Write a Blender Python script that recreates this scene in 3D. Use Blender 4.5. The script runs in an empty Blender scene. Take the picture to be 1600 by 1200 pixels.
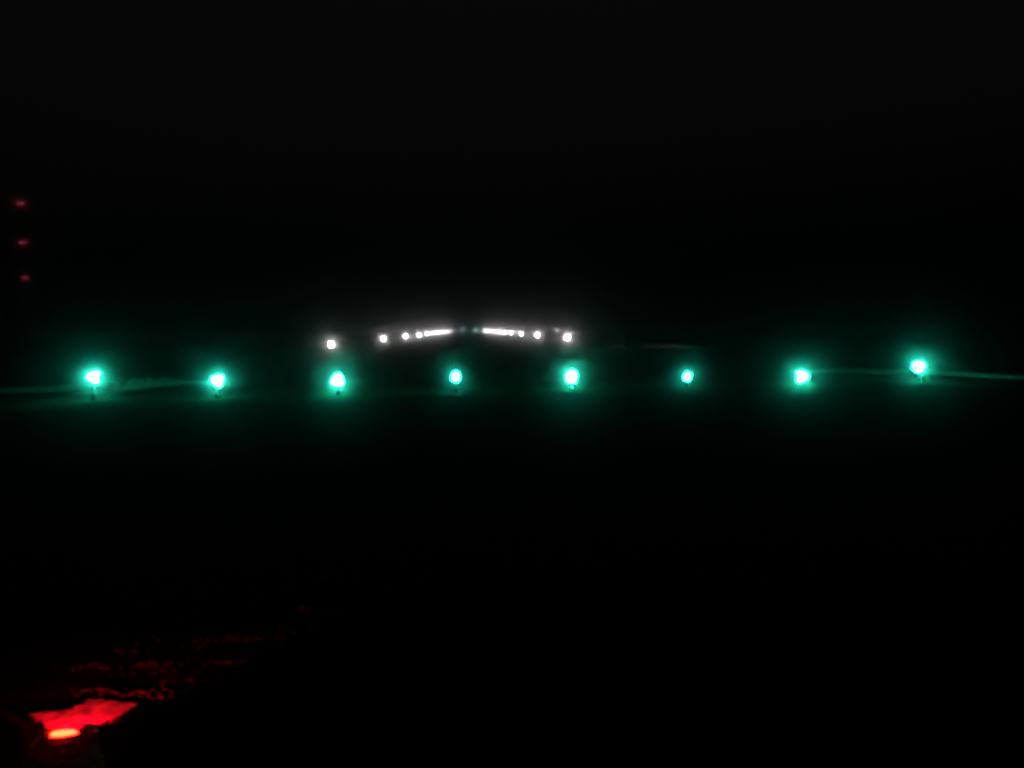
import bpy, bmesh, math, random
from mathutils import Vector, Matrix, noise
random.seed(7)
sc = bpy.context.scene
col = sc.collection

# ------------------------------------------------------------------ camera
F = 1155.0                      # focal length in pixels of the 1600 px wide frame
EYE = 1.9
def dcam(x, y): return Vector(((x-800)/F, -(y-600)/F, -1.0))
v = dcam(730, 514.3).normalized()
w = dcam(1730, 514.3-13.5)
up = w.cross(v).normalized()
rt = v.cross(up).normalized()
M = Matrix((rt, v, up))         # rows: world axes seen in camera space -> camera-to-world rotation
cam_d = bpy.data.cameras.new('camera'); cam = bpy.data.objects.new('camera', cam_d); col.objects.link(cam)
cam_d.sensor_width = 36; cam_d.lens = 36*F/1600; cam_d.clip_start = 0.05; cam_d.clip_end = 6000
cam.matrix_world = Matrix.Translation((0, 0, EYE)) @ M.to_4x4()
sc.camera = cam
def ray(x, y): return M @ dcam(x, y)
def at_depth(x, y, Y):
    d = ray(x, y); return Vector((0, 0, EYE)) + d*(Y/d.y)
def at_height(x, y, z=0.0):
    d = ray(x, y); return Vector((0, 0, EYE)) + d*((z-EYE)/d.z)

# ------------------------------------------------------------------ materials
def mat(name):
    m = bpy.data.materials.new(name); m.use_nodes = True
    nt = m.node_tree; nt.nodes.clear()
    return m, nt, nt.nodes.new('ShaderNodeOutputMaterial')
def surf(name, c1, c2, scale=3.0, rough=0.8, metal=0.0, bump=0.3, bdist=0.01, detail=8, spec=0.3):
    m, nt, out = mat(name); N, L = nt.nodes, nt.links
    p = N.new('ShaderNodeBsdfPrincipled'); tc = N.new('ShaderNodeTexCoord')
    n = N.new('ShaderNodeTexNoise'); n.inputs['Scale'].default_value = scale; n.inputs['Detail'].default_value = detail
    r = N.new('ShaderNodeValToRGB')
    r.color_ramp.elements[0].position = .35; r.color_ramp.elements[0].color = (*c1, 1)
    r.color_ramp.elements[1].position = .68; r.color_ramp.elements[1].color = (*c2, 1)
    b = N.new('ShaderNodeBump'); b.inputs['Strength'].default_value = bump; b.inputs['Distance'].default_value = bdist
    n2 = N.new('ShaderNodeTexNoise'); n2.inputs['Scale'].default_value = scale*9; n2.inputs['Detail'].default_value = 5
    L.new(tc.outputs['Object'], n.inputs['Vector']); L.new(tc.outputs['Object'], n2.inputs['Vector'])
    L.new(n.outputs['Fac'], r.inputs['Fac']); L.new(r.outputs['Color'], p.inputs['Base Color'])
    L.new(n2.outputs['Fac'], b.inputs['Height']); L.new(b.outputs['Normal'], p.inputs['Normal'])
    p.inputs['Roughness'].default_value = rough; p.inputs['Metallic'].default_value = metal
    p.inputs['Specular IOR Level'].default_value = spec
    L.new(p.outputs[0], out.inputs['Surface'])
    return m
def glow(name, rgb, strength):
    m, nt, out = mat(name)
    e = nt.nodes.new('ShaderNodeEmission'); e.inputs['Color'].default_value = (*rgb, 1); e.inputs['Strength'].default_value = strength
    nt.links.new(e.outputs[0], out.inputs['Surface'])
    m.cycles.emission_sampling = 'FRONT'
    return m

GS, WS = 230.0, 165.0
GRASS = surf('dark_grass', (.004,.006,.003), (.010,.014,.007), .7, 1.0, bump=.2, bdist=.05, spec=0)
ASPH = surf('worn_asphalt', (.02,.02,.021), (.036,.036,.037), 1.5, 1.0, bump=.4, bdist=.006, spec=0)
CONC = surf('weathered_concrete', (.07,.067,.06), (.30,.29,.265), 16, .85, bump=1.0, bdist=.012)
STRAW = surf('dry_grass', (.10,.098,.08), (.21,.20,.165), 20, .9, bump=.2)
STONE = surf('pebble_stone', (.12,.11,.10), (.32,.30,.27), 30, .7, bump=.4)
DARKM = surf('dark_painted_metal', (.012,.012,.013), (.025,.025,.026), 12, .85, bump=.2, bdist=.001, spec=.08)
STEEL = surf('galvanised_steel', (.25,.25,.26), (.42,.42,.43), 14, .45, .8, bump=.1, bdist=.001)
MASTP = surf('red_and_white_mast_paint', (.45,.05,.03), (.6,.58,.55), .05, .6, bump=.1)
GREEN = glow('green_lens_light', (.022, 1.0, .62), GS)
GREEN_DIM = glow('green_lens_light_weaker', (.02, 1.0, .66), GS*.6)
WHITE = glow('white_lens_light', (1.0, .95, .97), WS)
WHITE_NEAR = glow('white_lens_light_near', (1.0, .96, .94), WS*.6)
CYAN = glow('pale_cyan_lens_light', (.5, .95, 1.0), 330)
WHITE_FAR = glow('white_lens_light_far', (1.0, .95, .97), WS*1.5)
FAINT = glow('faint_white_lens_light', (1.0, .95, .95), 130)
RED = glow('red_lens_light', (1.0, .006, .0015), 110)
MASTREDS = [glow('red_obstruction_light', (1.0, .09, .2), q) for q in (14, 10, 6)]

# ------------------------------------------------------------------ mesh helpers
def obj(name, bm, m, parent=None, smooth=True):
    me = bpy.data.meshes.new(name); bm.to_mesh(me); bm.free()
    if m: me.materials.append(m)
    if smooth:
        for p in me.polygons: p.use_smooth = True
    o = bpy.data.objects.new(name, me); col.objects.link(o); o.parent = parent
    return o
def empty(name, loc, rz=0.0):
    o = bpy.data.objects.new(name, None); col.objects.link(o); o.location = loc; o.rotation_euler = (0, 0, rz); o.empty_display_size = .1
    return o
def tag(o, label=None, cat=None, group=None, kind=None):
    for k, x in (('label', label), ('category', cat), ('group', group), ('kind', kind)):
        if x: o[k] = x
    return o
def lathe(bm, prof, seg=20, mtx=Matrix()):
    rings = []
    for r, z in prof:
        if r < 1e-6: rings.append([bm.verts.new(mtx @ Vector((0, 0, z)))])
        else: rings.append([bm.verts.new(mtx @ Vector((r*math.cos(2*math.pi*k/seg), r*math.sin(2*math.pi*k/seg), z))) for k in range(seg)])
    for a, b in zip(rings, rings[1:]):
        for k in range(seg):
            j = (k+1) % seg
            if len(a) == 1 and len(b) == 1: continue
            if len(a) == 1: bm.faces.new((a[0], b[j], b[k]))
            elif len(b) == 1: bm.faces.new((a[k], a[j], b[0]))
            else: bm.faces.new((a[k], a[j], b[j], b[k]))
def box(bm, c, s, rot=None):
    r = bmesh.ops.create_cube(bm, size=1)['verts']
    for q in r:
        p = Vector((q.co.x*s[0], q.co.y*s[1], q.co.z*s[2]))
        if rot: p = rot @ p
        q.co = p + Vector(c)
def bar(bm, a, b, r, seg=6):
    a, b = Vector(a), Vector(b); d = b-a
    q = d.to_track_quat('Z', 'Y').to_matrix().to_4x4()
    lathe(bm, [(0, 0), (r, 0), (r, d.length), (0, d.length)], seg, Matrix.Translation(a) @ q)

# ------------------------------------------------------------------ setting
def slab(name, pts, z, m, thick=0.0):
    bm = bmesh.new(); vs = [bm.verts.new((x, y, z)) for x, y in pts]; f = bm.faces.new(vs)
    o = obj(name, bm, m, smooth=False); tag(o, kind='structure'); return o
# grass field: one sheet to the horizon, finer and uneven near the camera
bm = bmesh.new()
def ticks(lo, hi, n, p):
    return [math.copysign(abs(t)**p, t)*(hi if t > 0 else -lo) for t in [(-1+2*k/n) for k in range(n+1)]]
xs = ticks(-2600, 2600, 170, 3.2); ys = ticks(-400, 4200, 190, 3.0)
grid = []
for y in ys:
    row = []
    for x in xs:
        z = -.06
        far = min(1, max(0, (abs(x)-17)/25))
        z += far*.10*noise.noise(Vector((x*.06, y*.05, 0)))
        row.append(bm.verts.new((x, y, z)))
    grid.append(row)
for a, b in zip(grid, grid[1:]):
    for k in range(len(xs)-1): bm.faces.new((a[k], a[k+1], b[k+1], b[k]))
tag(obj('ground', bm, GRASS), kind='structure')
# runway from the threshold on
slab('runway', [(-15.6, 26.2), (15.6, 27.8), (15.6, 930), (-15.6, 930)], 0.0, ASPH)
# pale raised grass strips: lamplight on the ground built in as shape and colour
def lit_strip(name, pts, wid, m, seed):
    """pts: (pixel x, pixel y on the photograph, crest height)"""
    bm = bmesh.new(); rows = []; n = 110
    P = [(at_height(x, y, h*.6), h) for x, y, h in pts]
    for i in range(n+1):
        t = i/n*(len(P)-1); k = min(int(t), len(P)-2); f = t-k
        p = P[k][0].lerp(P[k+1][0], f); hg = P[k][1]*(1-f)+P[k+1][1]*f
        row = []; e = min(1, 8*i/n, 8*(n-i)/n)
        for j in range(13):
            u = j/12-.5
            h = hg*e*math.cos(u*math.pi)**1.4*(1+.8*noise.noise(Vector((i*.3, j*.8, seed)))) if abs(u) < .49 else 0
            row.append(bm.verts.new((p.x, p.y+u*wid*(1+.3*noise.noise(Vector((i*.2, seed, 0)))), max(0, h)+.006-(.05 if abs(u) > .49 else 0))))
        rows.append(row)
    for a, b in zip(rows, rows[1:]):
        for j in range(12): bm.faces.new((a[j], b[j], b[j+1], a[j+1]))
    return tag(obj(name, bm, m), kind='structure')
lit_strip('lit_grass_strip', [(-200, 611, .07), (40, 607, .07), (140, 603, .09), (200, 598, .30), (250, 596, .24), (300, 597, .06), (345, 597, .05)], 1.5, STRAW, 1)
lit_strip('lit_grass_strip', [(1240, 580, .06), (1330, 578, .09), (1400, 579, .08), (1450, 580, .07), (1520, 584, .06), (1600, 588, .035), (1760, 596, .05)], 1.5, STRAW, 5)
lit_strip('lit_grass_strip', [(880, 541, .10), (920, 539, .13), (970, 540, .22), (1000, 540, .1), (1040, 540, .16), (1110, 543, .1)], 2.2, STRAW, 9)
lit_strip('lit_grass_strip', [(400, 541, .10), (460, 541, .14), (505, 541, .16), (540, 540, .1)], 2.2, STRAW, 12)

# ------------------------------------------------------------------ elevated lamps
LENS = [(0, .30), (.045, .295), (.085, .27), (.115, .225), (.130, .16), (.128, .09), (.115, .03), (.10, 0), (0, -.004)]
def elevated_light(name, loc, zc, lens_mat, label, cat, group, size=1.0, tilt=(0, 0), seg=18, parts=True, prof=LENS):
    """loc = base on the ground, zc = height of the middle of the lens"""
    t = empty(name, loc); tag(t, label, cat, group)
    zb = zc-.15*size
    bm = bmesh.new()
    mt = Matrix.Translation((0, 0, zb)) @ Matrix.Scale(size, 4) @ Matrix.Translation((0, 0, .15)) @ Matrix.Rotation(tilt[0], 4, 'Y') @ Matrix.Rotation(tilt[1], 4, 'X') @ Matrix.Translation((0, 0, -.15))
    lathe(bm, prof[::-1], seg, mt)
    obj('lens', bm, lens_mat, t)
    bm = bmesh.new()
    lathe(bm, [(0, -.06), (.05, -.06), (.075, -.04), (.085, -.012), (.085, -.009), (0, -.009)], 18, mt)
    obj('collar', bm, DARKM, t)
    bm = bmesh.new(); lathe(bm, [(.022, .02), (.022, zb-.05*size+(.08*size if abs(tilt[0]) > .8 else .0))], 12)
    obj('post', bm, DARKM, t)
    bm = bmesh.new(); lathe(bm, [(0, .028), (.06, .028), (.066, .02), (.066, -.06), (0, -.06)][::-1], 20)
    for k in range(4):
        a = k*math.pi/2+.5; lathe(bm, [(.008, .028), (.008, .038), (0, .038)], 6, Matrix.Translation((.045*math.cos(a), .045*math.sin(a), 0)))
    obj('base_plate', bm, DARKM, t)
    return t
def copy_tree(o, parent=None):
    c = o.copy(); col.objects.link(c); c.parent = parent
    for ch in [q for q in col.objects if q.parent == o]: copy_tree(ch, c)
    return c

def brighten(o):
    for ch in [q for q in col.objects if q.parent == o and q.name.startswith('lens')]:
        ch.data = far_lens(ch.data)
_fl = {}
def far_lens(me):
    if 'm' not in _fl:
        _fl['m'] = me.copy(); _fl['m'].materials.clear(); _fl['m'].materials.append(WHITE_FAR)
    return _fl['m']

POINTED = [(0, .275), (.04, .265), (.075, .23), (.11, .17), (.14, .10), (.148, .05), (.14, .01), (.11, -.004), (0, -.008)]
greens = [
 (144.5, 589, 1.08, (-1.45, .1), POINTED, GREEN, 'green threshold light at the far left end of the row, streak of lamplight on the grass beside it'),
 (338, 594, 1.05, (-1.25, .2), POINTED, GREEN, 'green threshold light second from the left, left of the nearest white edge light'),
 (528, 592, 1.12, (.2, .1), POINTED, GREEN, 'large green threshold light right below the nearest left white edge light'),
 (712, 588, .84, (0, .0), LENS, GREEN_DIM, 'smaller green threshold light below the gap between the white rows'),
 (893, 588, 1.12, (.1, .1), LENS, GREEN, 'large green threshold light below the first white light of the right row'),
 (1074, 588, .74, (.3, .1), LENS, GREEN_DIM, 'smallest and dimmest green threshold light, right of the dark board'),
 (1255, 588, 1.12, (1.5, .1), POINTED, GREEN, 'large green threshold light second from the right end of the row'),
 (1438, 572, 1.08, (1.35, -.2), POINTED, GREEN, 'green threshold light at the far right end, set higher than the rest'),
]
for px, py, s, tl, prof, m, lab in greens:
    Y = 23.2+.05*((px-730)/F*23.2)
    p = at_depth(px, py, Y)
    g = elevated_light('threshold_light', (p.x, p.y, 0), p.z, m, lab, 'threshold light', 'row of green threshold lights', s, tl, 20, True, prof)

first = None
def white_light(X, Y, z, m, label, grp, s=1.0):
    global first
    return elevated_light('edge_light', (X, Y, 0), z, m, label, 'runway light', grp, s, (0, 0), 12)
ordn = ['nearest', 'second', 'third', 'fourth', 'fifth']
LG, RG = 'white edge lights down the left side of the runway', 'white edge lights down the right side of the runway'
protoL = None
for k in range(14):
    Y = 81+47*k
    if k < 5:
        lab = ['biggest white edge light, nearest on the left, just above a large green light',
               'second white edge light of the left row, standing alone past the biggest one',
               'third white edge light of the left row, smaller and closer to the far end',
               'fourth white edge light of the left row, next before the merging string',
               'fifth white edge light of the left row, last one before they merge'][k]
    else: lab = 'tiny white edge light in the unbroken bright string of the left row'
    if k < 2 or protoL is None: 
        o = white_light(-14.7 if k == 0 else -14.4, Y, .44, WHITE_NEAR if k < 2 else WHITE, lab, LG, 1.25)
        if k == 2: protoL = o
    else:
        o = copy_tree(protoL); o.location = (-14.4, Y, 0); o['label'] = lab
        if k > 4: brighten(o)
px_r = []
for k in range(14):
    Y = 63+47*k
    if k == 0: lab = 'edge light hidden behind the dark board, lighting the grass beside it'
    elif k < 6:
        lab = ['first visible white edge light of the right row, above a large green light',
               'second white edge light of the right row, left of the first',
               'third white edge light of the right row with a small light touching it',
               'fourth white edge light of the right row',
               'fifth white edge light of the right row, last one before they merge'][k-1]
    else: lab = 'tiny white edge light in the unbroken bright string of the right row'
    if k == 0:
        o = white_light(at_depth(988, 534, 66).x, 66, .42, FAINT, lab, RG, 1.0)
    else:
        o = copy_tree(protoL); o.location = (14.9, Y, 0); o['label'] = lab; o['group'] = RG
        if k > 5: brighten(o)
# two dim lights at the far end and three small ones off to the right
for (px, py), lab in (((723, 516), 'dim pale cyan light at the far runway end, the left one of two'),
                      ((744, 516), 'dim pale cyan light at the far runway end, the right one of two')):
    p = at_depth(px, py, 905)
    elevated_light('runway_end_light', (p.x, p.y, 0), max(.5, p.z), CYAN, lab, 'runway light', 'dim lights at the far runway end', 2.6, (0, 0), 12)
for (px, py), lab in (((797, 516.5), 'small white lamp above and left of the third right edge light'),
                      ((811, 516), 'small white lamp touching the third right edge light from above left'),
                      ((868, 516), 'very faint lamp between and above the first two right edge lights')):
    p = at_depth(px, py, 560 if px < 860 else 420)
    elevated_light('field_lamp', (p.x, p.y, -.03), max(.6, p.z), WHITE if px < 860 else FAINT, lab, 'lamp', 'small lamps right of the runway', 1.2 if px < 860 else .9, (0, 0), 12)

# ------------------------------------------------------------------ dark board seen from behind, beside the runway
p = at_depth(988, 536, 61.5)
t = empty('runway_sign', (p.x, p.y, 0)); tag(t, 'black unlit sign board standing right of the runway before the line of lit grass', 'sign')
bm = bmesh.new(); box(bm, (0, 0, .57), (1.15, .16, 1.10)); bmesh.ops.bevel(bm, geom=bm.edges[:], offset=.03, segments=2, affect='EDGES'); obj('board', bm, DARKM, t, False)
bm = bmesh.new(); box(bm, (0, -.095, .72), (1.0, .024, .05)); box(bm, (0, -.095, .45), (1.0, .024, .05)); box(bm, (0, -.095, 1.0), (1.0, .024, .05)); obj('rear_brace', bm, DARKM, t, False)
for s in (-1, 1):
    bm = bmesh.new(); box(bm, (s*.42, 0, .09), (.07, .07, .36)); box(bm, (s*.42, 0, -.04), (.22, .22, .06)); obj('leg', bm, DARKM, t, False)

# ------------------------------------------------------------------ radio mast with red obstruction lights
YM = 480.0
tops = [at_depth(px, py, YM) for px, py in ((33, 318), (37, 379), (41, 434))]
mx = sum(p.x for p in tops)/3
H = tops[0].z
t = empty('radio_mast', (mx, YM, -.05)); tag(t, 'tall lattice mast far to the left with three stacked red warning lights', 'mast')
bm = bmesh.new(); W = .9
legs = [(W*math.cos(a), W*math.sin(a)) for a in (math.pi/2, math.pi*7/6, math.pi*11/6)]
for x, y in legs: bar(bm, (x, y, 0), (x, y, H), .06)
nz = int(H/1.8)
for i in range(nz):
    z0, z1 = i*H/nz, (i+1)*H/nz
    for a in range(3):
        x0, y0 = legs[a]; x1, y1 = legs[(a+1) % 3]
        bar(bm, (x0, y0, z0), (x1, y1, z1), .025, 4); bar(bm, (x0, y0, z1), (x1, y1, z1), .025, 4)
obj('lattice', bm, MASTP, t, False)
bm = bmesh.new(); box(bm, (0, 0, .2), (3, 3, .5)); obj('footing', bm, CONC, t, False)
for i, p in enumerate(tops):
    z = p.z+.05
    hw = (1.4, 1.4, .95)[i]
    bm = bmesh.new(); bar(bm, (-hw, -.9, z-.35), (hw, -.9, z-.35), .05); bar(bm, (0, -.9, z-.35), (0, .4, z-.35), .05)
    arm = obj('lamp_bracket', bm, STEEL, t)
    for q in range(4):
        xx = -hw+2*hw*q/3
        bm = bmesh.new(); lathe(bm, [(.16, 0), (.22, .04), (.22, .2), (.16, .3), (0, .34)], 10, Matrix.Translation((xx, -.9, z-.28)))
        obj('obstruction_light', bm, MASTREDS[i], t)

# ------------------------------------------------------------------ foreground: concrete pad with red inset light
L0 = at_height(100, 1141, .05)
pad_px = [(49, 1113), (60, 1111), (84, 1110), (112, 1107), (118, 1101), (132, 1098), (137, 1090), (150, 1092), (158, 1089), (166, 1094), (182, 1093), (190, 1096), (214, 1097), (204, 1101), (206, 1106),
          (196, 1110), (176, 1119), (158, 1126), (140, 1133), (150, 1150), (160, 1185), (120, 1240), (20, 1240), (40, 1180), (76, 1150), (74, 1136), (62, 1121)]
pad = [at_height(x, y, .0) for x, y in pad_px]
# outline refined with small irregular steps
out = []
for a, b in zip(pad, pad[1:]+pad[:1]):
    n = max(1, int((b-a).length/.012))
    for k in range(n):
        p = a.lerp(b, k/n); p.x += random.uniform(-.007, .007); p.y += random.uniform(-.007, .007); out.append(p)
bm = bmesh.new()
top = [bm.verts.new((p.x, p.y, -.008)) for p in out]; bot = [bm.verts.new((p.x+random.uniform(-.006, .006), p.y, -.13)) for p in out]
bm.faces.new(top[::-1]) if False else bm.faces.new(top)
for k in range(len(out)):
    j = (k+1) % len(out); bm.faces.new((top[k], bot[k], bot[j], top[j]))
bmesh.ops.recalc_face_normals(bm, faces=bm.faces)
tag(obj('pavement', bm, CONC, smooth=False), kind='structure')

t = empty('ground_light', (L0.x, L0.y, -.008)); tag(t, 'glowing red inset light in the ground at the lower left, lighting cracked pavement', 'ground light')
bm = bmesh.new()
lathe(bm, [(.145, 0), (.14, .012), (.115, .02), (.09, .022), (0, .022)], 32)
obj('rim', bm, DARKM, t)
ang = math.radians
bm = bmesh.new()      # lens: low curved glass drum
lathe(bm, [(.062, .0225), (.062, .042), (.054, .050), (0, .054)], 32)
ln = obj('lens', bm, RED, t); ln.scale = (1.0, .33, 1)
sp = bpy.data.lights.new('projector_beam', 'SPOT'); sp.energy = 46; sp.color = (1, .0, .012); sp.spot_size = math.radians(93); sp.spot_blend = .12; sp.shadow_soft_size = .006
so = bpy.data.objects.new('projector_beam', sp); col.objects.link(so); so.parent = t; so.location = (.0, .03, .058)
so.rotation_euler = Vector((math.cos(math.radians(101)), math.sin(math.radians(101)), -.10)).to_track_quat('-Z', 'Y').to_euler()
# low wall added round the near side of the lens to keep its light forward
bm = bmesh.new(); rows = []
A0, A1 = ang(150), ang(395)
for k in range(33):
    a = A0+(A1-A0)*k/32
    hgt = .055
    rows.append([bm.verts.new((r*math.cos(a), r*.6*math.sin(a), z)) for r, z in ((.082, .02), (.082, hgt), (.094, hgt), (.10, .02))])
for a, b in zip(rows, rows[1:]):
    for j in range(3): bm.faces.new((a[j], b[j], b[j+1], a[j+1]))
bm.faces.new(rows[0]); bm.faces.new(rows[-1][::-1])
obj('beam_shield', bm, DARKM, t, False)
for k in range(4):
    a = ang(25+90*k); bm = bmesh.new(); lathe(bm, [(.008, .012), (.008, .022), (0, .024)], 6, Matrix.Translation((.128*math.cos(a), .128*math.sin(a), 0)))
    obj('bolt', bm, STEEL, t)

# loose stones and flattened straw beyond the pad, in a few patches
spots = [((150, 1086), .20, .03, 36, .03), ((205, 1088), .24, .04, 50, .03), ((215, 1096), .16, .05, 36, .03), ((245, 1098), .10, .04, 24, .03), ((225, 1094), .16, .06, 60), ((160, 1090), .14, .02, 40), ((190, 1102), .12, .05, 20), ((140, 1043), .22, .03, 26), ((225, 1041), .20, .03, 36), ((205, 1020), .12, .04, 14),
         ((235, 1050), .22, .05, 20), ((270, 1062), .10, .06, 12), ((362, 999), .34, .03, 60), ((380, 1035), .28, .02, 30), ((450, 985), .15, .15, 12),
         ((478, 952), .20, .03, 36), ((495, 905), .10, .12, 14), ((330, 1010), .6, .5, 40)]
bs, bt = bmesh.new(), bmesh.new()
for (px, py), ax, ay, n, *dz in spots:
    dz = dz[0] if dz else 0
    c0 = at_height(px, py, -.05)
    for _ in range(int(n*.8)):
        x = c0.x+random.gauss(0, ax*.5); y = c0.y+random.gauss(0, ay*.3)
        if random.random() < .35:
            s = random.uniform(.001, .0028)
            bmesh.ops.create_icosphere(bs, subdivisions=1, radius=1, matrix=Matrix.Translation((x, y, -.06+s*.4+dz*random.random())) @ Matrix.Rotation(random.uniform(0, 6.28), 4, 'Z') @ Matrix.Diagonal((s*random.uniform(1, 2.2), s, s*.7, 1)))
        else:
            a = random.gauss(0, .12); l = random.uniform(.008, .04); z = -.06+abs(random.gauss(0, .012))+dz*random.random()
            d = Vector((math.cos(a), math.sin(a), random.gauss(0, .05)))*l; wv = Vector((0, .0004, .0007))
            p = Vector((x, y, z+.003)); mid = p+d*.5+Vector((0, 0, random.uniform(0, .005)))
            bt.faces.new([bt.verts.new(q) for q in (p-wv, mid-wv, p+d, mid+wv, p+wv)])
tag(obj('loose_gravel', bs, STONE), 'small loose stones scattered beyond the red light', kind='stuff')
tag(obj('dry_straw', bt, STRAW, smooth=False), 'flattened dry straw on the ground beyond the red light', kind='stuff')

# ------------------------------------------------------------------ haze, added to give the lamps their halos
m, nt, o_ = mat('lamp_halo_haze')
pv = nt.nodes.new('ShaderNodeVolumePrincipled'); pv.inputs['Color'].default_value = (1, 1, 1, 1)
pv.inputs['Density'].default_value = .0042; pv.inputs['Anisotropy'].default_value = .994
nt.links.new(pv.outputs[0], o_.inputs['Volume']); m.cycles.volume_sampling = 'DISTANCE'
bm = bmesh.new()
box(bm, (-40, 455, 50), (5400*.2, 1100, 102.4))
hz = obj('haze', bm, m, smooth=False); tag(hz, kind='stuff')

# ------------------------------------------------------------------ night sky
wd = bpy.data.worlds.new('World'); sc.world = wd; wd.use_nodes = True
nt = wd.node_tree; bg = nt.nodes['Background']
sky = nt.nodes.new('ShaderNodeTexSky'); sky.sky_type = 'NISHITA'; sky.sun_disc = False
sky.sun_elevation = math.radians(-3); sky.sun_rotation = math.radians(200)
hs = nt.nodes.new('ShaderNodeHueSaturation'); hs.inputs['Saturation'].default_value = .1
nt.links.new(sky.outputs[0], hs.inputs['Color']); nt.links.new(hs.outputs[0], bg.inputs['Color'])
bg.inputs['Strength'].default_value = .042
wd.cycles.sampling_method = 'NONE'

# ------------------------------------------------------------------ render settings
sc.render.engine = 'CYCLES'
sc.view_settings.view_transform = 'Standard'; sc.view_settings.look = 'None'
sc.view_settings.exposure = 0; sc.view_settings.gamma = 1
c = sc.cycles
c.use_light_tree = True; c.volume_bounces = 0; c.max_bounces = 4; c.diffuse_bounces = 1; c.glossy_bounces = 1
c.sample_clamp_indirect = 0; c.sample_clamp_direct = 0; c.use_adaptive_sampling = False
c.filter_width = 4.0
c.use_denoising = True
